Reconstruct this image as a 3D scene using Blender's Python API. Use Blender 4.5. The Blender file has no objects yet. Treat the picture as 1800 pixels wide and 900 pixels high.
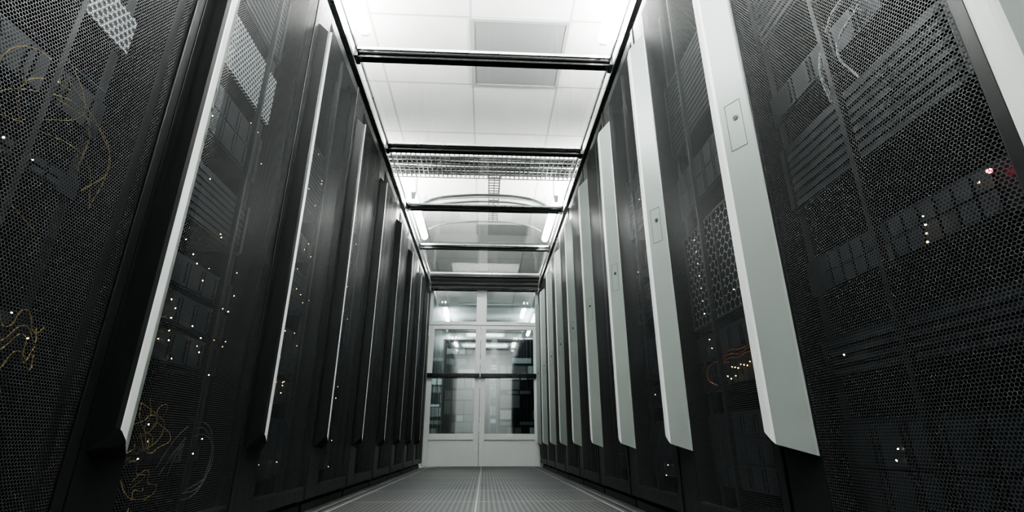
import bpy, bmesh, math, random
from mathutils import Vector, Matrix
random.seed(7)
scene = bpy.context.scene
col = scene.collection
scene.view_settings.view_transform = 'AgX'
scene.view_settings.look = 'AgX - High Contrast'
scene.view_settings.exposure = 0.35

# ------------------------------------------------------------ materials
def mat_principled(name, color, rough=0.5, metal=0.0, noise=0.0, nscale=20, emis=None, estr=0, spec=0.5, bump=0.0):
    m = bpy.data.materials.new(name); m.use_nodes = True
    nt = m.node_tree; b = nt.nodes["Principled BSDF"]
    b.inputs["Base Color"].default_value = (*color, 1)
    b.inputs["Roughness"].default_value = rough
    b.inputs["Metallic"].default_value = metal
    b.inputs["Specular IOR Level"].default_value = spec
    if emis:
        b.inputs["Emission Color"].default_value = (*emis, 1)
        b.inputs["Emission Strength"].default_value = estr
    if noise > 0:
        tc = nt.nodes.new("ShaderNodeTexCoord"); n = nt.nodes.new("ShaderNodeTexNoise")
        n.inputs["Scale"].default_value = nscale; n.inputs["Detail"].default_value = 4
        nt.links.new(tc.outputs["Object"], n.inputs["Vector"])
        r = nt.nodes.new("ShaderNodeMapRange")
        r.inputs["To Min"].default_value = max(0.02, rough-noise); r.inputs["To Max"].default_value = min(1, rough+noise)
        nt.links.new(n.outputs["Fac"], r.inputs["Value"]); nt.links.new(r.outputs["Result"], b.inputs["Roughness"])
        mx = nt.nodes.new("ShaderNodeMix"); mx.data_type = 'RGBA'
        mx.inputs[6].default_value = (*[c*(1-noise) for c in color], 1)
        mx.inputs[7].default_value = (*[min(1, c*(1+noise)) for c in color], 1)
        nt.links.new(n.outputs["Fac"], mx.inputs[0]); nt.links.new(mx.outputs[2], b.inputs["Base Color"])
    return m

def N(nt, t, **k):
    n = nt.nodes.new(t)
    for a, v in k.items(): setattr(n, a, v)
    return n

def vmath(nt, op, a, b=None):
    n = N(nt, "ShaderNodeVectorMath", operation=op)
    nt.links.new(a, n.inputs[0])
    if b is not None: n.inputs[1].default_value = b
    return n

def mat_perf(name, color, pitch, radius, plane='YZ', rough=0.45, metal=0.3, solid=False, under=(0.004,0.004,0.004)):
    """hexagonally perforated sheet; holes are real openings (transparent)"""
    m = bpy.data.materials.new(name); m.use_nodes = True
    nt = m.node_tree; b = nt.nodes["Principled BSDF"]; out = nt.nodes["Material Output"]
    b.inputs["Base Color"].default_value = (*color, 1); b.inputs["Roughness"].default_value = rough
    b.inputs["Metallic"].default_value = metal
    tc = N(nt, "ShaderNodeTexCoord"); sp = N(nt, "ShaderNodeSeparateXYZ"); cb = N(nt, "ShaderNodeCombineXYZ")
    nt.links.new(tc.outputs["Object"], sp.inputs[0])
    nt.links.new(sp.outputs[plane[0]], cb.inputs[0]); nt.links.new(sp.outputs[plane[1]], cb.inputs[1])
    s1, s2 = pitch, pitch*math.sqrt(3)
    p = vmath(nt, 'MULTIPLY', cb.outputs[0], (1/s1, 1/s2, 0))
    lens = []
    for off in ((0, 0, 0), (0.5, 0.5, 0)):
        a = vmath(nt, 'ADD', p.outputs[0], off)
        f = vmath(nt, 'FRACTION', a.outputs[0])
        s = vmath(nt, 'SUBTRACT', f.outputs[0], (0.5, 0.5, 0))
        q = vmath(nt, 'MULTIPLY', s.outputs[0], (s1, s2, 0))
        l = N(nt, "ShaderNodeVectorMath", operation='LENGTH'); nt.links.new(q.outputs[0], l.inputs[0]); lens.append(l)
    mn = N(nt, "ShaderNodeMath", operation='MINIMUM')
    nt.links.new(lens[0].outputs["Value"], mn.inputs[0]); nt.links.new(lens[1].outputs["Value"], mn.inputs[1])
    lt = N(nt, "ShaderNodeMath", operation='LESS_THAN'); nt.links.new(mn.outputs[0], lt.inputs[0]); lt.inputs[1].default_value = radius
    mx = N(nt, "ShaderNodeMixShader"); nt.links.new(lt.outputs[0], mx.inputs[0]); nt.links.new(b.outputs[0], mx.inputs[1])
    if solid:
        d = N(nt, "ShaderNodeBsdfDiffuse"); d.inputs[0].default_value = (*under, 1)
        nt.links.new(d.outputs[0], mx.inputs[2])
    else:
        t = N(nt, "ShaderNodeBsdfTransparent"); nt.links.new(t.outputs[0], mx.inputs[2])
    nt.links.new(mx.outputs[0], out.inputs[0])
    return m

def mat_glass(name, tint=(0.93,0.95,0.95), fac=0.12, rough=0.03):
    """thin glass sheet: reflectance rises towards grazing angles on both faces"""
    m = bpy.data.materials.new(name); m.use_nodes = True
    nt = m.node_tree; nt.nodes.remove(nt.nodes["Principled BSDF"]); out = nt.nodes["Material Output"]
    t = N(nt, "ShaderNodeBsdfTransparent"); t.inputs[0].default_value = (*tint, 1)
    g = N(nt, "ShaderNodeBsdfGlossy"); g.inputs["Roughness"].default_value = rough
    lw = N(nt, "ShaderNodeLayerWeight"); lw.inputs[0].default_value = 0.5
    pw = N(nt, "ShaderNodeMath", operation='POWER'); nt.links.new(lw.outputs["Facing"], pw.inputs[0]); pw.inputs[1].default_value = 4.0
    ad = N(nt, "ShaderNodeMath", operation='MULTIPLY_ADD'); nt.links.new(pw.outputs[0], ad.inputs[0]); ad.inputs[1].default_value = 1-fac; ad.inputs[2].default_value = fac
    ad.use_clamp = True
    mx = N(nt, "ShaderNodeMixShader"); nt.links.new(ad.outputs[0], mx.inputs[0])
    nt.links.new(t.outputs[0], mx.inputs[1]); nt.links.new(g.outputs[0], mx.inputs[2]); nt.links.new(mx.outputs[0], out.inputs[0])
    return m

def mat_grid(name, base, line, sx, sy, ox, oy, lw, rough=0.7, perf=None):
    """tiled surface: seams from object coordinates"""
    m = bpy.data.materials.new(name); m.use_nodes = True
    nt = m.node_tree; b = nt.nodes["Principled BSDF"]; b.inputs["Roughness"].default_value = rough
    tc = N(nt, "ShaderNodeTexCoord"); sp = N(nt, "ShaderNodeSeparateXYZ"); nt.links.new(tc.outputs["Object"], sp.inputs[0])
    def seam(sock, s, o, w):
        a = N(nt, "ShaderNodeMath", operation='SUBTRACT'); nt.links.new(sock, a.inputs[0]); a.inputs[1].default_value = o - s/2
        d = N(nt, "ShaderNodeMath", operation='DIVIDE'); nt.links.new(a.outputs[0], d.inputs[0]); d.inputs[1].default_value = s
        f = N(nt, "ShaderNodeMath", operation='FRACT'); nt.links.new(d.outputs[0], f.inputs[0])
        u = N(nt, "ShaderNodeMath", operation='SUBTRACT'); nt.links.new(f.outputs[0], u.inputs[0]); u.inputs[1].default_value = 0.5
        ab = N(nt, "ShaderNodeMath", operation='ABSOLUTE'); nt.links.new(u.outputs[0], ab.inputs[0])
        l = N(nt, "ShaderNodeMath", operation='LESS_THAN'); nt.links.new(ab.outputs[0], l.inputs[0]); l.inputs[1].default_value = w/s/2
        return l
    def mxop(a, c, op='MAXIMUM'):
        n = N(nt, "ShaderNodeMath", operation=op); nt.links.new(a.outputs[0], n.inputs[0]); nt.links.new(c.outputs[0], n.inputs[1]); return n
    g = mxop(seam(sp.outputs['X'], sx, ox, lw), seam(sp.outputs['Y'], sy, oy, lw))
    ns = N(nt, "ShaderNodeTexNoise"); ns.inputs["Scale"].default_value = 3.0; nt.links.new(tc.outputs["Object"], ns.inputs["Vector"])
    vr = N(nt, "ShaderNodeMix", data_type='RGBA'); vr.inputs[6].default_value = (*[c*0.88 for c in base], 1); vr.inputs[7].default_value = (*[min(1,c*1.1) for c in base], 1)
    nt.links.new(ns.outputs["Fac"], vr.inputs[0]); last = vr.outputs[2]
    if perf:
        ps, pw, pc = perf
        h = mxop(seam(sp.outputs['X'], ps, 0, pw), seam(sp.outputs['Y'], ps*2.0, 0, pw*3.2), 'MULTIPLY')
        mp = N(nt, "ShaderNodeMix", data_type='RGBA'); nt.links.new(h.outputs[0], mp.inputs[0]); nt.links.new(last, mp.inputs[6])
        mp.inputs[7].default_value = (*pc, 1); last = mp.outputs[2]
    mx = N(nt, "ShaderNodeMix", data_type='RGBA'); nt.links.new(g.outputs[0], mx.inputs[0]); nt.links.new(last, mx.inputs[6])
    mx.inputs[7].default_value = (*line, 1); nt.links.new(mx.outputs[2], b.inputs["Base Color"])
    return m

M = {}
M['black'] = mat_principled("black_powder_coat", (0.012,0.013,0.014), 0.40, 0.0, 0.12, 40)
M['blackgloss'] = mat_principled("black_gloss_metal", (0.015,0.016,0.017), 0.22, 0.3, 0.08, 10)
M['rail'] = mat_principled("zinc_mounting_rail", (0.05,0.052,0.055), 0.4, 0.6, 0.1, 60)
M['perf'] = mat_perf("perforated_black_steel", (0.060,0.064,0.067), 0.0060, 0.0024, 'YZ', 0.45, 0.25)
M['handle'] = mat_principled("satin_grey_paint", (0.255,0.283,0.270), 0.34, 0.2, 0.04, 5)
M['edge'] = mat_principled("grey_edge_lit", (0.60,0.62,0.615), 0.38, 0.1)  # flat handle face: ceiling light put into a lighter colour
M['lock'] = mat_principled("grey_lock_plate", (0.13,0.15,0.14), 0.4, 0.2, 0.06, 30)
M['keyhole'] = mat_principled("keyhole_black", (0.02,0.02,0.02), 0.4, 0, 0.05, 30)
M['alu'] = mat_principled("brushed_aluminium", (0.6,0.62,0.62), 0.3, 0.9, 0.1, 30)
M['dullalu'] = mat_principled("dull_floor_strip", (0.13,0.135,0.135), 0.5, 0.3, 0.1, 30)
M['glass'] = mat_glass("clear_roof_glass", (0.95,0.96,0.96), 0.05)
M['doorglass'] = mat_glass("door_glass", (0.58,0.64,0.65), 0.22, 0.04)
M['white'] = mat_principled("white_door_frame", (0.43,0.45,0.44), 0.4, 0, 0.06, 4)
M['whitewall'] = mat_principled("white_wall_paint", (0.62,0.65,0.64), 0.7, 0, 0.06, 3)
M['greyhead'] = mat_principled("grey_header_paint", (0.34,0.35,0.35), 0.35, 0.2, 0.06, 6)
M['ceil'] = mat_grid("white_ceiling_tiles", (0.82,0.83,0.81), (0.52,0.53,0.52), 0.63, 0.63, -0.10, 3.06, 0.014, 0.85)
M['floor'] = mat_grid("perforated_floor_tiles", (0.062,0.065,0.064), (0.22,0.225,0.22), 0.62, 0.6, 0.0, 0.32, 0.008, 0.5, (0.024, 0.013, (0.006,0.006,0.006)))
M['vent'] = mat_perf("grey_diffuser", (0.38,0.39,0.39), 0.012, 0.0035, 'XY', 0.6, 0.1, True, (0.25,0.25,0.25))
M['tube'] = mat_principled("lit_tube", (1,1,1), 0.4, 0, 0, 1, (1.0,1.0,0.97), 52)
M['wire'] = mat_principled("galvanised_wire", (0.42,0.43,0.42), 0.35, 0.8, 0.08, 50)
M['traywire'] = mat_principled("dull_tray_wire", (0.16,0.165,0.16), 0.45, 0.5, 0.08, 50)
M['server'] = mat_principled("server_faceplate", (0.014,0.018,0.023), 0.4, 0.2, 0.15, 50)
M['hexbig'] = mat_perf("large_hex_bezel", (0.20,0.21,0.22), 0.030, 0.0138, 'YZ', 0.4, 0.5, True, (0.008,0.009,0.01))
M['drive'] = mat_principled("drive_caddy", (0.026,0.032,0.038), 0.5, 0.2, 0.12, 60)
M['glare'] = mat_perf("pale_glare_panel", (0.50,0.55,0.57), 0.016, 0.0055, 'YZ', 0.4, 0.2, True, (0.05,0.05,0.055))  # pale panels added in place of ceiling reflections behind the mesh
def emat(n, c, s): return mat_principled(n, c, 0.5, 0, 0, 1, c, s)
M['led_w'] = emat("led_white", (1.0,0.86,0.62), 10)
M['led_a'] = emat("led_amber", (1.0,0.62,0.18), 9)
M['led_r'] = emat("led_red", (1.0,0.03,0.12), 14)
M['yellow'] = mat_principled("yellow_cable", (0.25,0.18,0.05), 0.5, 0, 0.08, 30)
M['orange'] = mat_principled("orange_cable", (0.40,0.12,0.03), 0.45, 0, 0.08, 30)
M['grey'] = mat_principled("grey_cable", (0.20,0.21,0.20), 0.45, 0, 0.08, 30)
M['dimgrey'] = mat_principled("dim_grey_cable", (0.12,0.125,0.12), 0.5, 0, 0.08, 30)
M['bluec'] = mat_principled("blue_cable", (0.015,0.05,0.10), 0.45, 0, 0.08, 30)
M['whitec'] = mat_principled("white_cable", (0.55,0.57,0.58), 0.4, 0, 0.05, 30)
M['cab_light'] = mat_principled("pale_unit_front", (0.50,0.55,0.55), 0.5, 0, 0.1, 12)

# ------------------------------------------------------------ mesh helpers
def box(bm, x0, x1, y0, y1, z0, z1, mi=0):
    vs = [bm.verts.new(p) for p in ((x0,y0,z0),(x1,y0,z0),(x1,y1,z0),(x0,y1,z0),(x0,y0,z1),(x1,y0,z1),(x1,y1,z1),(x0,y1,z1))]
    for f in ((0,3,2,1),(4,5,6,7),(0,1,5,4),(1,2,6,5),(2,3,7,6),(3,0,4,7)):
        fc = bm.faces.new([vs[i] for i in f]); fc.material_index = mi
def cyl(bm, p0, p1, r, seg=10, mi=0):
    p0, p1 = Vector(p0), Vector(p1); d = (p1-p0); L = d.length
    q = d.to_track_quat('Z', 'Y').to_matrix().to_4x4()
    res = bmesh.ops.create_cone(bm, cap_ends=True, segments=seg, radius1=r, radius2=r, depth=L, matrix=Matrix.Translation((p0+p1)/2) @ q)
    for v in res['verts']:
        for f in v.link_faces: f.material_index = mi
def fin(bm, name, mats, bevel=0.0, smooth=False):
    bmesh.ops.recalc_face_normals(bm, faces=bm.faces)
    if bevel > 0:
        bmesh.ops.bevel(bm, geom=list(bm.edges), offset=bevel, segments=2, affect='EDGES', profile=0.5)
    me = bpy.data.meshes.new(name); bm.to_mesh(me); bm.free()
    for m in mats: me.materials.append(m)
    if smooth:
        for p in me.polygons: p.use_smooth = True
    return me
def obj(name, me, parent=None, loc=(0,0,0), rot=(0,0,0)):
    o = bpy.data.objects.new(name, me); o.location = loc; o.rotation_euler = rot
    if parent: o.parent = parent
    col.objects.link(o); return o
def tag(o, label, cat, group=None):
    o["label"] = label; o["category"] = cat
    if group: o["group"] = group
def structure(o, label=None):
    o["kind"] = "structure"
    if label: o["label"] = label

# ------------------------------------------------------------ dimensions
AX = 0.70          # door plane
END = 6.32         # end of the aisle
RH = 2.13          # rack height
CZ = 2.78          # room ceiling

# ------------------------------------------------------------ room shell
def slab(name, x0,x1,y0,y1,z0,z1, mat, label=None):
    bm = bmesh.new(); box(bm, x0,x1,y0,y1,z0,z1)
    o = obj(name, fin(bm, name, [mat])); structure(o, label); return o
slab("floor", -3.2,3.2,-1.6,16,-0.06,0.0, M['floor'], "grey perforated raised-floor tiles")
slab("ceiling", -3.2,3.2,-1.6,16,CZ,CZ+0.06, M['ceil'], "white suspended tile ceiling")
slab("wall_left", -3.26,-3.2,-1.6,16,0,CZ, M['whitewall'])
slab("wall_right", 3.2,3.26,-1.6,16,0,CZ, M['whitewall'])
slab("wall_back", -3.2,3.2,-1.66,-1.6,0,CZ, M['whitewall'])
slab("wall_far", -3.2,3.2,16,16.06,0,CZ, M['whitewall'])
slab("trim_1", -0.662,-0.652,-0.3,END-0.02,0,0.005, M['dullalu'], "thin metal floor edge strip")
slab("trim_2", 0.652,0.662,-0.3,END-0.02,0,0.005, M['dullalu'], "thin metal floor edge strip")

# ------------------------------------------------------------ racks
cache = {}
def rack_meshes(w):
    if w in cache: return cache[w]
    h = w/2; D = 1.0
    bm = bmesh.new()   # body, open at the front
    t = 0.018
    box(bm, 0.03, D, -h+0.002, -h+t, 0.03, RH); box(bm, 0.03, D, h-t, h-0.002, 0.03, RH)
    box(bm, 0.03, D, -h+t, h-t, RH-0.03, RH); box(bm, 0.05, D, -h+t, h-t, 0.03, 0.07)
    box(bm, D-0.02, D, -h+t, h-t, 0.07, RH-0.03)
    box(bm, 0.03, 0.05, -h+t, -h+0.045, 0.07, RH-0.03); box(bm, 0.03, 0.05, h-0.045, h-t, 0.07, RH-0.03)
    box(bm, 0.02, D-0.03, -h+0.01, h-0.01, 0.0, 0.03)
    for s in (-1, 1):   # mounting rails
        y = s*min(0.245, h-0.05)
        box(bm, 0.10, 0.125, y-0.012, y+0.012, 0.07, RH-0.03, 1)
        box(bm, 0.75, 0.775, y-0.012, y+0.012, 0.07, RH-0.03, 1)
    body = fin(bm, "rack_body", [M['black'], M['rail']])
    # door frame
    bm = bmesh.new()
    z0, z1 = 0.05, RH-0.015
    yl, yr = -h+0.004, h-0.004
    hs = h-0.135      # solid stile carries the handle
    box(bm, -0.004, 0.024, yl, yl+0.026, z0, z1)
    box(bm, 0.0, 0.024, hs, yr, z0, z1)
    box(bm, 0.0, 0.024, yl+0.026, hs, z0, z0+0.05); box(bm, 0.0, 0.024, yl+0.026, hs, z1-0.05, z1)
    ym = (yl+0.026+hs)/2
    box(bm, 0.008, 0.022, ym-0.006, ym+0.006, z0+0.05, z1-0.05)
    for z in (0.3, 1.0, 1.85): cyl(bm, (0.026, yl+0.012, z), (0.026, yl+0.012, z+0.07), 0.007, 8)   # hinges
    door = fin(bm, "rack_door", [M['black']], 0.0015)
    # perforated panel, gently creased
    bm = bmesh.new()
    pts = [(0.002, yl+0.024), (-0.006, yl+0.045), (-0.012, ym), (-0.006, hs-0.02), (0.002, hs+0.001)]
    rows = [[bm.verts.new((x, y, z)) for x, y in pts] for z in (z0+0.045, z1-0.045)]
    for i in range(len(pts)-1): bm.faces.new((rows[0][i], rows[0][i+1], rows[1][i+1], rows[1][i]))
    panel = fin(bm, "perforated_panel", [M['perf']])
    # handle: slanted face towards the door middle, narrow edge to the aisle coloured lighter as if lit, black grip side
    ys = h-0.130
    prof = [(0,0),(0.003,0.004),(0.074,0.0435),(0.078,0.0460),(0.083,0.0475),(0.102,0.0490),(0.106,0.0480),(0.112,0.042),(0.112,0)]
    hb, ht = 0.245, 1.955
    bm = bmesh.new()
    def cut(q, y): return 0.010*(y/0.112) + 0.014*(q/0.05) + 0.030*max(0.0, (y-0.070)/0.042) * (1 if q > 0.01 else 0)
    bot = [bm.verts.new((-q, ys+y, hb+cut(q,y))) for y, q in prof]
    top = [bm.verts.new((-q, ys+y, ht-cut(q,y))) for y, q in prof]
    n = len(prof); mis = [0,0,2,2,2,2,1,1,1]
    for i in range(n):
        j = (i+1) % n; f = bm.faces.new((bot[i], bot[j], top[j], top[i])); f.material_index = mis[i]
    for f in (bm.faces.new(bot), bm.faces.new(list(reversed(top)))): f.material_index = 1
    handle = fin(bm, "handle", [M['handle'], M['black'], M['edge']])
    # lock plate lying on the slanted face
    a = Vector((-0.004, ys+0.003, 0)); b = Vector((-0.0435, ys+0.074, 0)); d = (b-a).normalized(); nrm = Vector((-d.y, d.x, 0))
    if nrm.x > 0: nrm = -nrm
    bm = bmesh.new()
    def fr(s, o, z): return a + d*s + nrm*o + Vector((0,0,z))
    def sbox(s0, s1, z0_, z1_, o0, o1, mi=0):
        vs = [bm.verts.new(fr(s, o, z)) for o in (o0, o1) for (s, z) in ((s0,z0_),(s1,z0_),(s1,z1_),(s0,z1_))]
        for f in ((0,1,2,3),(4,5,6,7),(0,1,5,4),(1,2,6,5),(2,3,7,6),(3,0,4,7)):
            fc = bm.faces.new([vs[i] for i in f]); fc.material_index = mi
    for (s0,s1,za,zb) in ((0.018,0.0195,0.98,1.12),(0.0625,0.064,0.98,1.12),(0.018,0.064,0.98,0.9815),(0.018,0.064,1.1185,1.12)):
        sbox(s0,s1,za,zb,-0.001,0.0008,0)
    c = fr(0.038, 0.0, 1.07); cyl(bm, c - nrm*0.001, c + nrm*0.002, 0.0055, 14, 1)
    cyl(bm, c - nrm*0.001, c + nrm*0.0012, 0.0085, 14, 0)
    lock = fin(bm, "lock", [M['lock'], M['keyhole']])
    cache[w] = (body, door, panel, handle, lock); return cache[w]

def make_rack(side, y0, y1):
    w = round(y1-y0, 3); body, door, panel, handle, lock = rack_meshes(w)
    e = bpy.data.objects.new("server_rack", None); e.empty_display_size = 0.2
    yc = (y0+y1)/2
    e.location = (side*AX, yc, 0); e.rotation_euler = (0,0, 0 if side > 0 else math.pi)
    col.objects.link(e)
    tag(e, "tall black server rack with perforated door and long grey handle", "server rack", "server racks lining the aisle")
    obj("body", body, e); d = obj("door", door, e)
    p = obj("perforated_panel", panel, d); p["label"] = "black perforated steel mesh"
    hd = obj("handle", handle, d); hd["label"] = "long light grey handle strip"
    obj("lock", lock, d)
    return e

WR, WL = 0.645, 0.66
right = [(-0.155, 0.49), (0.49, 1.165)] + [(1.165+WR*k, 1.165+WR*(k+1)) for k in range(8)]
left = [(0.35, 1.01)] + [(1.01+WL*k, 1.01+WL*(k+1)) for k in range(8)]
for r in right: make_rack(1, *r)
for r in left: make_rack(-1, *r)

# ------------------------------------------------------------ servers inside racks (behind the mesh doors)
led_meshes = {}
for k in ('led_w', 'led_a', 'led_r'):
    bm = bmesh.new(); bmesh.ops.create_icosphere(bm, subdivisions=1, radius=0.0042 if k == 'led_r' else 0.0019); led_meshes[k] = fin(bm, k, [M[k]], smooth=True)
srv_cache = {}
def server_mesh(kind, H, hw):
    key = (kind, H, hw)
    if key in srv_cache: return srv_cache[key]
    bm = bmesh.new()
    box(bm, 0.10-0.004, 0.70, -hw+0.035, hw-0.035, 0.002, H-0.002, 0)
    box(bm, 0.090, 0.097, -hw, hw, 0.001, H-0.001, 0)
    if kind == 'drives':
        nr = max(1, int(H/0.06)); nc = 6
        for r in range(nr):
            for c in range(nc):
                y0 = -hw+0.03 + c*(2*hw-0.06)/nc; z0 = 0.006 + r*(H-0.012)/nr
                y1 = y0 + (2*hw-0.06)/nc - 0.006; z1 = z0 + (H-0.012)/nr - 0.006
                box(bm, 0.082, 0.091, y0, y1, z0, z1, 1); box(bm, 0.077, 0.083, y0+0.008, y0+0.016, z0+0.006, z1-0.006, 2)
    elif kind == 'switch':
        for c in range(12):
            y0 = -hw+0.05 + c*(2*hw-0.1)/12
            box(bm, 0.085, 0.091, y0, y0+(2*hw-0.1)/12-0.006, 0.008, H/2-0.002, 1); box(bm, 0.085, 0.091, y0, y0+(2*hw-0.1)/12-0.006, H/2+0.002, H-0.008, 1)
    elif kind == 'slat':
        ns = max(3, int(H/0.022))
        for k in range(ns):
            z0 = 0.005 + k*(H-0.01)/ns
            box(bm, 0.083, 0.091, -hw+0.03, hw-0.03, z0, z0+(H-0.01)/ns*0.55, 1)
        box(bm, 0.080, 0.091, -hw+0.008, -hw+0.024, 0.006, H-0.006, 2); box(bm, 0.080, 0.091, hw-0.024, hw-0.008, 0.006, H-0.006, 2)
    elif kind == 'array':
        box(bm, 0.083, 0.091, -hw+0.02, hw-0.02, 0.012, H-0.012, 4)
        for a in ((-hw+0.008,-hw+0.02,0.004,H-0.004),(hw-0.02,hw-0.008,0.004,H-0.004),(-hw+0.02,hw-0.02,0.004,0.012),(-hw+0.02,hw-0.02,H-0.012,H-0.004),(-0.004,0.004,0.012,H-0.012)):
            box(bm, 0.079, 0.091, *a, 2)
    elif kind == 'glare':
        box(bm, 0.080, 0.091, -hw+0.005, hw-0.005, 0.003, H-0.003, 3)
    me = fin(bm, "server", [M['server'], M['drive'], M['rail'], M['glare'], M['hexbig']]); srv_cache[key] = me; return me

def make_server(side, rk, z, H, kind, leds=(), label=None):
    y0, y1 = rk; yc = (y0+y1)/2; hw = min(0.257, (y1-y0)/2-0.038)
    names = {'drives': "rack_server", 'switch': "network_switch", 'slat': "rack_server", 'glare': "glare_panel", 'array': "disk_array"}
    labs = {'drives': "dark rack server with drive bays behind mesh door", 'switch': "dark network switch with rows of ports in rack",
            'slat': "dark rack server with slatted front behind mesh door", 'glare': "pale perforated panel added for ceiling reflections behind mesh door",
            'array': "disk array chassis with large honeycomb bezel behind mesh door"}
    o = obj(names[kind], server_mesh(kind, H, round(hw,3)), None, (side*AX, yc, z), (0,0,0 if side > 0 else math.pi))
    tag(o, label or labs[kind], {'glare': "panel", 'switch': "network switch", 'array': "disk array"}.get(kind, "server"), "equipment mounted in the racks")
    for (yw, zw, c) in leds:   # world y, z
        l = obj("indicator_light", led_meshes[c], o, (0.072, (yw-yc)*side, zw-z)); l["label"] = {"led_w": "tiny warm white indicator", "led_a": "tiny amber indicator", "led_r": "tiny red indicator"}[c]
    return o

R0, R1, R2, R3 = right[1], right[2], right[3], right[4]
L0, L1, L2, L3 = left[0], left[1], left[2], left[3]
rnd = random.Random(3)
def rleds(rk, z0, z1, n, cs=('led_w','led_w','led_a')):
    return [(rnd.uniform(rk[0]+0.08, rk[1]-0.08), rnd.uniform(z0+0.004, z1-0.004), rnd.choice(cs)) for _ in range(n)]
# right, near rack
make_server(1, R0, 0.58, 0.088, 'switch', [(0.735,0.63,'led_a'),(0.735,0.615,'led_w'),(0.738,0.60,'led_a'),(0.741,0.586,'led_a'),(0.61,0.646,'led_r'),(0.63,0.638,'led_a')])
make_server(1, R0, 0.40, 0.088, 'slat', [(1.0,0.44,'led_w')]); make_server(1, R0, 0.14, 0.176, 'drives', [(0.93,0.24,'led_w'),(0.92,0.26,'led_w')])
make_server(1, R0, 0.80, 0.176, 'slat'); make_server(1, R0, 1.05, 0.088, 'drives'); make_server(1, R0, 1.30, 0.35, 'slat')
# right, second rack
make_server(1, R1, 0.64, 0.36, 'array', [(1.62,0.68+0.045*i,'led_w') for i in range(7)] + [(1.40,0.70,'led_a')])
make_server(1, R1, 0.43, 0.088, 'switch', [(1.34+0.018*i, 0.475+0.004*(i%3), 'led_a') for i in range(9)] + [(1.5,0.45,'led_w'),(1.52,0.46,'led_w'),(1.47,0.455,'led_a')])
make_server(1, R1, 0.53, 0.088, 'drives', [(1.60,0.56,'led_w'),(1.61,0.59,'led_w')])
make_server(1, R1, 0.14, 0.22, 'drives'); make_server(1, R1, 1.08, 0.176, 'drives'); make_server(1, R1, 1.35, 0.35, 'slat')
# left, near rack
make_server(-1, L0, 0.72, 0.044, 'switch', [(0.81,0.738,'led_a'),(0.75,0.745,'led_w')]); make_server(-1, L0, 0.40, 0.088, 'switch', rleds((0.7,1.01),0.40,0.488,4,('led_a',)))
make_server(-1, L0, 0.14, 0.176, 'drives', rleds((0.7,1.01),0.14,0.31,7)); make_server(-1, L0, 0.86, 0.088, 'drives', [(0.8,0.9,'led_w')]); make_server(-1, L0, 1.08, 0.10, 'glare')
make_server(-1, L0, 1.26, 0.35, 'slat')
# left, second rack
make_server(-1, L1, 0.46, 0.088, 'drives', rleds(L1,0.44,0.56,12)); make_server(-1, L1, 0.56, 0.088, 'drives', rleds(L1,0.55,0.66,12))
make_server(-1, L1, 0.66, 0.088, 'drives', rleds(L1,0.66,0.80,13)); make_server(-1, L1, 0.85, 0.176, 'slat', rleds(L1,0.82,1.10,10))
make_server(-1, L1, 1.36, 0.20, 'glare'); make_server(-1, L1, 1.64, 0.30, 'slat'); make_server(-1, L1, 0.22, 0.044, 'switch', rleds(L1,0.16,0.34,12)); make_server(-1, L1, 1.12, 0.176, 'drives', rleds(L1,1.12,1.29,6))
# deeper racks
for side, rks in ((1, [R2, R3]), (-1, [L2, L3, left[4]])):
    for rk in rks:
        for z, H, kd in ((0.14,0.22,'drives'),(0.42,0.088,'switch'),(0.54,0.176,'drives'),(0.80,0.176,'slat'),(1.05,0.088,'drives'),(1.25,0.35,'slat')):
            make_server(side, rk, z, H, kd, rleds(rk, z, z+H, 2 if side > 0 else 7))

# ------------------------------------------------------------ cables
def cable(pts, r, mat, color, where, name="network_cable", plug=True):
    pts = [Vector(p) for p in pts]
    if plug:
        s = 1 if pts[0].x > 0 else -1
        for k in (0, -1): pts[k].x = s*(AX+0.074)
    cu = bpy.data.curves.new(name, 'CURVE'); cu.dimensions = '3D'; cu.bevel_depth = r; cu.bevel_resolution = 2; cu.resolution_u = 6
    s = cu.splines.new('BEZIER'); s.bezier_points.add(len(pts)-1)
    for bp, p in zip(s.bezier_points, pts): bp.co = p; bp.handle_left_type = bp.handle_right_type = 'AUTO'
    tmp = bpy.data.objects.new("tmp", cu)
    me = bpy.data.meshes.new_from_object(tmp); bpy.data.objects.remove(tmp); me.materials.clear(); me.materials.append(mat)
    for p in me.polygons: p.use_smooth = True
    o = obj(name, me)
    tag(o, color + " network cable " + where, "cable", "loose cables in the racks"); return o
def loop(side, rk, y, z, ry, rz, r, mat, color, turns=1.0, start=0.3, jit=0.15, dx=0.0, where="looped in front of the servers"):
    n = int(7*turns)+1; pts = []
    for i in range(n+1):
        a = start + 2*math.pi*turns*i/n; k = 1+rnd.uniform(-jit, jit)
        yy = min(rk[1]-0.055, max(rk[0]+0.055, y+ry*math.cos(a)*k))
        pts.append((side*(AX+0.046+dx+0.004*math.sin(i*1.3)), yy, z+rz*math.sin(a)*k))
    cable(pts, r, mat, color, where)
for i in range(8): loop(-1, L0, 0.78+0.02*(i%5), 0.88-0.025*i, 0.08+0.012*i, 0.07+0.006*i, 0.0010, M['yellow'], "thin yellow", 0.4, rnd.uniform(0,6), 0.35, 0.003*i)
for i in range(4): loop(-1, L0, 0.78, 0.62+0.12*i, 0.12, 0.04, 0.0016, M['bluec'], "thin dark blue", 0.4, rnd.uniform(0,6), 0.25, 0.005*i)
def zig(side, y, z, w, h, n, r, mat, color, dx=0):
    cable([(side*(AX+0.05+dx), y-w/2+w*i/(n-1)+rnd.uniform(-.01,.01), z+(h/2 if i%2 else -h/2)*rnd.uniform(0.2,1.2)) for i in range(n)], r, mat, color, "draped across a patch field")
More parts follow.
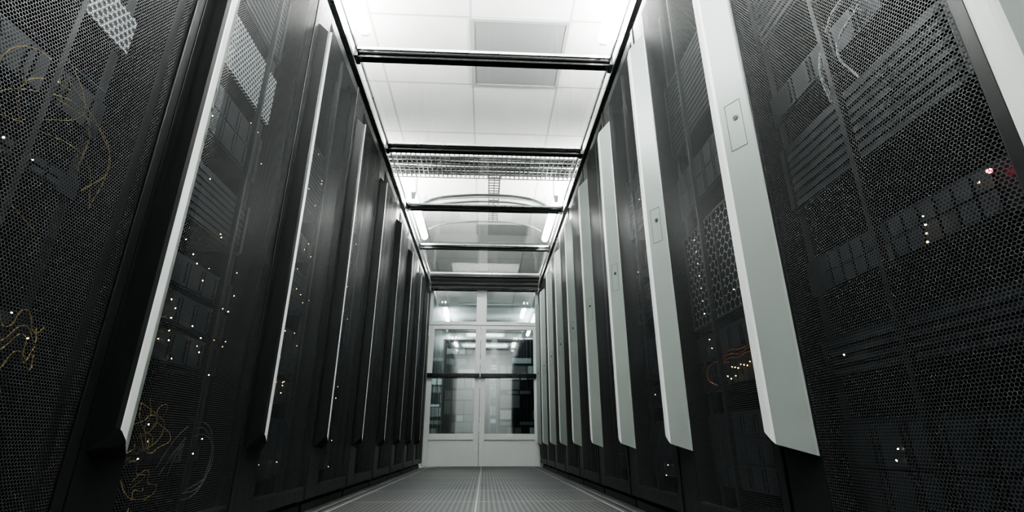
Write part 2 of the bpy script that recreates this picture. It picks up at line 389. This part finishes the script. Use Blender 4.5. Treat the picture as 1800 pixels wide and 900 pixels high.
for i in range(4): zig(-1, 0.87, 0.40+0.02*i, 0.13, 0.045, 6, 0.0011, M['yellow'], "thin yellow", 0.005*i)
for i in range(7): loop(-1, L1, 1.29+rnd.uniform(-.04,.04), 0.32+rnd.uniform(-.04,.02), 0.045, 0.05, 0.0012, M['yellow'], "thin yellow", 0.45, rnd.uniform(0,6), 0.4, 0.003*i)
for i in range(6): loop(-1, L1, 1.27+rnd.uniform(-.06,.06), 0.17+rnd.uniform(-.03,.02), 0.05, 0.035, 0.0012, M['yellow'], "thin yellow", 0.45, rnd.uniform(0,6), 0.4, 0.004*i)
for i in range(3): loop(-1, L1, 1.48+0.02*i, 0.22, 0.10, 0.10-0.015*i, 0.0014, M['dimgrey'], "thin grey", 0.8, -1.8+0.2*i, 0.06, 0.005*i)
for i in range(3): zig(1, 1.42, 0.50+0.012*i, 0.30, 0.008, 6, 0.0013, M['orange'], "thin orange", 0.005*i)
cable([(AX+0.055,1.50,0.50),(AX+0.055,1.60,0.50),(AX+0.055,1.62,0.46),(AX+0.055,1.60,0.44)], 0.0018, M['orange'], "thin orange", "hanging beside a switch")
cable([(AX+0.045,0.86,0.96),(AX+0.05,0.84,1.03),(AX+0.05,0.80,1.09),(AX+0.05,0.75,1.12),(AX+0.05,0.69,1.12)], 0.004, M['whitec'], "thick white", "added for a reflection arc inside the rack")  # white cable stands in for a pale reflection arc on the door
cable([(AX+0.045,0.78,0.96),(AX+0.055,0.79,1.04),(AX+0.05,0.73,1.1)], 0.0025, M['whitec'], "thin white", "added for a reflection arc inside the rack")  # second white cable added for the same reflected sheen

# ------------------------------------------------------------ containment roof
for s, nm in ((-1, "left"), (1, "right")):
    bm = bmesh.new()
    x0, x1 = sorted((s*0.722, s*0.785))
    box(bm, x0, x1, -0.3, END-0.05, RH+0.0, RH+0.13)
    xa, xb = sorted((s*0.692, s*0.722)); box(bm, xa, xb, -0.3, END-0.05, RH+0.040, RH+0.047, 1)
    xa, xb = sorted((s*0.716, s*0.722)); box(bm, xa, xb, -0.3, END-0.05, RH+0.047, RH+0.13, 1)
    o = obj("roof_rail", fin(bm, "roof_rail", [M['blackgloss'], M['alu']])); tag(o, "long black rail with aluminium lip on top of rack row", "rail", "roof rails")
beam_y = [1.30, 2.225, 3.14, 4.11, 5.08]
bm = bmesh.new()
box(bm, -0.70, 0.70, -0.022, 0.022, -0.030, 0.030, 0)
box(bm, -0.70, 0.70, -0.030, 0.030, -0.012, 0.0, 0)
box(bm, -0.712, -0.69, -0.035, 0.035, -0.034, 0.035, 0); box(bm, 0.69, 0.712, -0.035, 0.035, -0.034, 0.035, 0)
beam_me = fin(bm, "roof_beam", [M['blackgloss']], 0.003)
for y in beam_y:
    o = obj("roof_beam", beam_me, None, (0, y, 2.265)); tag(o, "glossy black crossbeam between the rack rows", "beam", "roof crossbeams")
for a, b in zip([0.33]+beam_y, beam_y+[6.05]):
    L = (b-a)-0.07
    bm = bmesh.new(); box(bm, -0.69, 0.69, -L/2+0.012, L/2-0.012, -0.002, 0.002); pane = fin(bm, "pane", [M['glass']])
    bm = bmesh.new()
    box(bm, -0.70, -0.69, -L/2, L/2, -0.008, 0.008); box(bm, 0.69, 0.70, -L/2, L/2, -0.008, 0.008)
    box(bm, -0.69, 0.69, -L/2, -L/2+0.012, -0.008, 0.008); box(bm, -0.69, 0.69, L/2-0.012, L/2, -0.008, 0.008)
    pframe = fin(bm, "frame", [M['alu']])
    e = bpy.data.objects.new("roof_panel", None); e.location = (0, (a+b)/2, 2.275); col.objects.link(e)
    tag(e, "clear glass roof panel in thin metal frame", "roof panel", "glass roof panels")
    obj("glass_pane", pane, e); obj("frame", pframe, e)

# ------------------------------------------------------------ end doors and transom
def leaf(name, x0, x1, label):
    z0, z1 = 0.012, 1.67
    bm = bmesh.new(); y0, y1 = -0.02, 0.02; st = 0.062
    box(bm, x0, x0+st, y0, y1, z0, z1); box(bm, x1-st, x1, y0, y1, z0, z1)
    box(bm, x0+st, x1-st, y0, y1, z1-0.05, z1); box(bm, x0+st, x1-st, y0, y1, 0.30, 0.37)
    box(bm, x0+st, x1-st, y0+0.008, y1-0.008, z0, 0.30)
    o = obj(name, fin(bm, name, [M['white']], 0.002), None, (0, END, 0)); structure(o, label)
    bm = bmesh.new(); box(bm, x0+st, x1-st, -0.004, 0.004, 0.37, z1-0.05)
    obj("glass_pane", fin(bm, "glass", [M['doorglass']]), o)
    bm = bmesh.new(); box(bm, x0+0.004, x1-0.004, -0.05, -0.022, 1.02, 1.07)
    g = obj("push_bar", fin(bm, "bar", [M['blackgloss']], 0.004), o); g["label"] = "black horizontal push bar"
leaf("door_1", -0.69, -0.040, "white framed glass door leaf with solid lower panel")
leaf("door_2", -0.035, 0.69, "white framed glass door leaf with solid lower panel")
bm = bmesh.new()
box(bm, -0.70, 0.70, -0.025, 0.025, 1.675, 1.72); box(bm, -0.10, 0.03, -0.022, 0.022, 1.72, 2.14); box(bm, -0.70, -0.66, -0.02, 0.02, 1.72, 2.14); box(bm, 0.66, 0.70, -0.02, 0.02, 1.72, 2.14)
o = obj("window_1", fin(bm, "transom", [M['white']], 0.002), None, (0, END, 0)); structure(o, "white framed glass transom above the doors")
bm = bmesh.new(); box(bm, -0.66, -0.10, -0.004, 0.004, 1.72, 2.14); box(bm, 0.03, 0.66, -0.004, 0.004, 1.72, 2.14)
obj("glass_pane", fin(bm, "tg", [M['doorglass']]), o)
bm = bmesh.new(); box(bm, -0.70, 0.70, -0.25, -0.19, 2.25, 2.31, 1); box(bm, -0.70, 0.70, -0.19, 0.03, 2.235, 2.30, 0); box(bm, -0.70, 0.70, -0.10, 0.03, 2.20, 2.235, 0); box(bm, -0.70, 0.70, -0.03, 0.03, 2.165, 2.20, 0); box(bm, -0.70, 0.70, -0.045, 0.03, 2.14, 2.165, 1)
o = obj("trim_3", fin(bm, "header", [M['greyhead'], M['blackgloss']], 0.003), None, (0, END, 0)); structure(o, "stepped grey and black header over the end doors")

# ------------------------------------------------------------ ceiling vents, lamps, cable trays
T = 0.63
for vy in (2.43, 2.43+5*T):
    bm = bmesh.new(); x0, x1, y0, y1 = -0.10, -0.10+T, vy, vy+T
    for a in ((x0,x1,y0,y0+0.02),(x0,x1,y1-0.02,y1),(x0,x0+0.02,y0+0.02,y1-0.02),(x1-0.02,x1,y0+0.02,y1-0.02)): box(bm, *a, CZ-0.012, CZ)
    o = obj("ceiling_vent", fin(bm, "vent_frame", [M['white']])); tag(o, "square grey perforated air vent in the ceiling", "vent", "ceiling vents")
    bm = bmesh.new(); box(bm, x0+0.02, x1-0.02, y0+0.02, y1-0.02, CZ-0.008, CZ)
    obj("grille", fin(bm, "grille", [M['vent']]), o)

def tube_light(x, y0, y1, z, strength_mat, r=0.016, label="lit white linear ceiling lamp"):
    e = bpy.data.objects.new("tube_light", None); e.location = (x, (y0+y1)/2, z); col.objects.link(e); tag(e, label, "lamp", "linear lamps")
    h = (y1-y0)/2
    bm = bmesh.new(); cyl(bm, (0,-h+0.03,0), (0,h-0.03,0), r, 14); obj("tube", fin(bm, "tube", [strength_mat], smooth=False), e)
    bm = bmesh.new(); box(bm, -0.02, 0.02, -h, h, r+0.004, 0.05); box(bm, -0.018, 0.018, -h, -h+0.03, -0.018, r+0.004); box(bm, -0.018, 0.018, h-0.03, h, -0.018, r+0.004)
    for yy in (-h*0.7, h*0.7): cyl(bm, (0,yy,0.05), (0,yy,CZ-z), 0.004, 6)
    obj("housing", fin(bm, "housing", [M['white']]), e)
for s in (-1, 1):
    tube_light(s*0.645, 0.75, 2.14, 2.335, M['tube'], 0.034); tube_light(s*0.645, 4.05, 5.0, 2.335, M['tube'], 0.034)
for x, a, b in ((1.0,9.7,11.7),(1.0,12.7,14.9),(-0.78,9.7,10.9),(-0.78,12.5,14.6)): tube_light(x, a, b, 2.66, M['tube'], 0.035)

def tray(x0, x1, y0, y1, z, hgt, along):
    bm = bmesh.new(); r = 0.0050
    if along == 'x':
        n = int((x1-x0)/0.04)
        for i in range(n+1):
            x = x0+(x1-x0)*i/n
            for a, b in (((x,y0,z+hgt),(x,y0,z)),((x,y0,z),(x,y1,z)),((x,y1,z),(x,y1,z+hgt))): cyl(bm, a, b, r, 5)
        for k in range(7): cyl(bm, (x0,y0+(y1-y0)*k/6,z), (x1,y0+(y1-y0)*k/6,z), r, 5)
        for y in (y0,y1):
            for k in (0.5,1): cyl(bm, (x0,y,z+hgt*k), (x1,y,z+hgt*k), r*1.4, 5)
    else:
        n = int((y1-y0)/0.05)
        for i in range(n+1):
            y = y0+(y1-y0)*i/n
            for a, b in (((x0,y,z+hgt),(x0,y,z)),((x0,y,z),(x1,y,z)),((x1,y,z),(x1,y,z+hgt))): cyl(bm, a, b, r, 5)
        for k in range(3): cyl(bm, (x0+(x1-x0)*k/2,y0,z), (x0+(x1-x0)*k/2,y1,z), r, 5)
        for x in (x0,x1): cyl(bm, (x,y0,z+hgt), (x,y1,z+hgt), r*1.4, 5)
    for (hx, hy) in (((x0+0.05),(y0+y1)/2),((x1-0.05),(y0+y1)/2)) if along == 'x' else (((x0+x1)/2,y0+0.1),((x0+x1)/2,y1-0.1)):
        cyl(bm, (hx,hy,z), (hx,hy,CZ), 0.004, 6)
    o = obj("cable_tray", fin(bm, "tray", [M['traywire']])); tag(o, "galvanised wire basket cable tray hung under the ceiling", "cable tray", "overhead cable trays")
tray(-1.3, 1.3, 3.62, 3.98, 2.50, 0.09, 'x')
tray(0.03, 0.13, 3.995, 4.95, 2.52, 0.06, 'y')
for i in range(8):   # cables lying in the cross tray
    yy = 3.66+0.040*i
    cable([(-1.2+0.4*k, yy+0.006*math.sin(k*1.7+i), 2.516+0.004*(i%2)) for k in range(7)], 0.010, (M['grey'],M['whitec'],M['traywire'])[i%3], ("grey","white","dull grey")[i%3], "lying in the overhead tray", plug=False)
def arch(y, z, h, r, mat, lab):
    cable([(-0.58,y,z-0.03),(-0.48,y,z+h*0.25),(-0.25,y,z+h*0.8),(0.08,y,z+h),(0.35,y,z+h*0.75),(0.48,y,z+h*0.3),(0.58,y,z-0.03)], r, mat, lab, "arching between the overhead trays", plug=False)
arch(4.26, 2.41, 0.07, 0.012, M['traywire'], "thick grey"); arch(4.31, 2.42, 0.06, 0.010, M['whitec'], "white"); arch(4.38, 2.40, 0.07, 0.010, M['traywire'], "grey"); arch(4.76, 2.36, 0.07, 0.009, M['grey'], "thick grey")

# ------------------------------------------------------------ cabinets in the room beyond the doors
def cabinet_mesh(seed, H):
    r = random.Random(seed); bm = bmesh.new()
    box(bm, -0.4, 0.4, -0.3, 0.3, 0.06, H, 0)
    box(bm, -0.37, 0.37, -0.318, -0.3, 0.10, H-0.04, 1)
    z = 0.16
    while z < H-0.2:
        hh = r.choice((0.05,0.09,0.14,0.2)); x = -0.34
        while x < 0.25:
            ww = r.choice((0.12,0.2,0.34)); ww = min(ww, 0.34-x)
            if r.random() < 0.9: box(bm, x, x+ww-0.02, -0.325-r.random()*0.02, -0.316, z, z+hh, r.choice((1,2,2,3)))
            x += ww
        z += hh + r.choice((0.02,0.04,0.08))
    for sx in (-0.35, 0.35):
        for sy in (-0.25, 0.25): cyl(bm, (sx,sy,0), (sx,sy,0.06), 0.02, 8)
    return fin(bm, "cabinet", [M['dimgrey'], M['server'], M['grey'], M['cab_light']], 0)
for i, (x, y, H) in enumerate(((-1.3,8.4,1.9),(-0.28,8.7,1.90),(0.62,8.9,1.95),(1.5,8.9,1.95),(-1.2,12.4,2.1),(0.35,12.6,2.2),(1.25,12.6,2.2))):
    o = obj("equipment_cabinet", cabinet_mesh(i+3, H), None, (x, y, 0)); tag(o, "dark equipment cabinet with mixed grey unit fronts beyond glass doors", "cabinet", "cabinets beyond the glass doors")

# ------------------------------------------------------------ lights
def area(name, loc, sx, sy, power, color=(1,1,0.97), rot=(0,0,0)):
    l = bpy.data.lights.new(name, 'AREA'); l.shape = 'RECTANGLE'; l.size = sx; l.size_y = sy; l.energy = power; l.color = color
    o = bpy.data.objects.new(name, l); o.location = loc; o.rotation_euler = rot; col.objects.link(o); return o
area("ceiling_lamp_aisle", (0.0, 0.9, 2.74), 0.9, 1.2, 58)
area("ceiling_lamp_rear", (0.0, -0.8, 2.7), 1.2, 0.6, 40)
area("ceiling_lamp_rows", (-2.0, 3.0, 2.7), 0.5, 3.0, 50); area("ceiling_lamp_rows", (2.0, 3.0, 2.7), 0.5, 3.0, 50)
# unseen upward area lights added to brighten the ceiling
for s in (-1, 1):
    area("ceiling_fill", (s*1.05, 1.5, 2.3), 0.3, 2.0, 80, rot=(math.pi, 0, 0))
    area("ceiling_fill", (s*1.05, 4.5, 2.3), 0.3, 1.2, 36, rot=(math.pi, 0, 0))
area("ceiling_lamp_beyond", (2.0, 10.5, 2.7), 0.4, 4.0, 90); area("ceiling_lamp_beyond", (-2.0, 10.5, 2.7), 0.4, 4.0, 90)
area("door_fill", (0, 7.2, 2.74), 1.0, 0.5, 40)  # added area light that sets the brightness of the end doors
area("aisle_end_fill", (0, 5.3, 2.74), 0.6, 0.25, 26)  # added area light to brighten the aisle end

w = bpy.data.worlds.new("world"); scene.world = w; w.use_nodes = True
w.node_tree.nodes["Background"].inputs[0].default_value = (0.5,0.55,0.55,1); w.node_tree.nodes["Background"].inputs[1].default_value = 0.1

# ------------------------------------------------------------ camera
cd = bpy.data.cameras.new("camera"); cd.sensor_width = 36; cd.lens = 17.56; cd.clip_start = 0.02
cam = bpy.data.objects.new("camera", cd); cam.location = (0.035, 0, 0.27)
cam.rotation_euler = (math.radians(90+20.5), 0, math.radians(-2.93)); col.objects.link(cam); scene.camera = cam
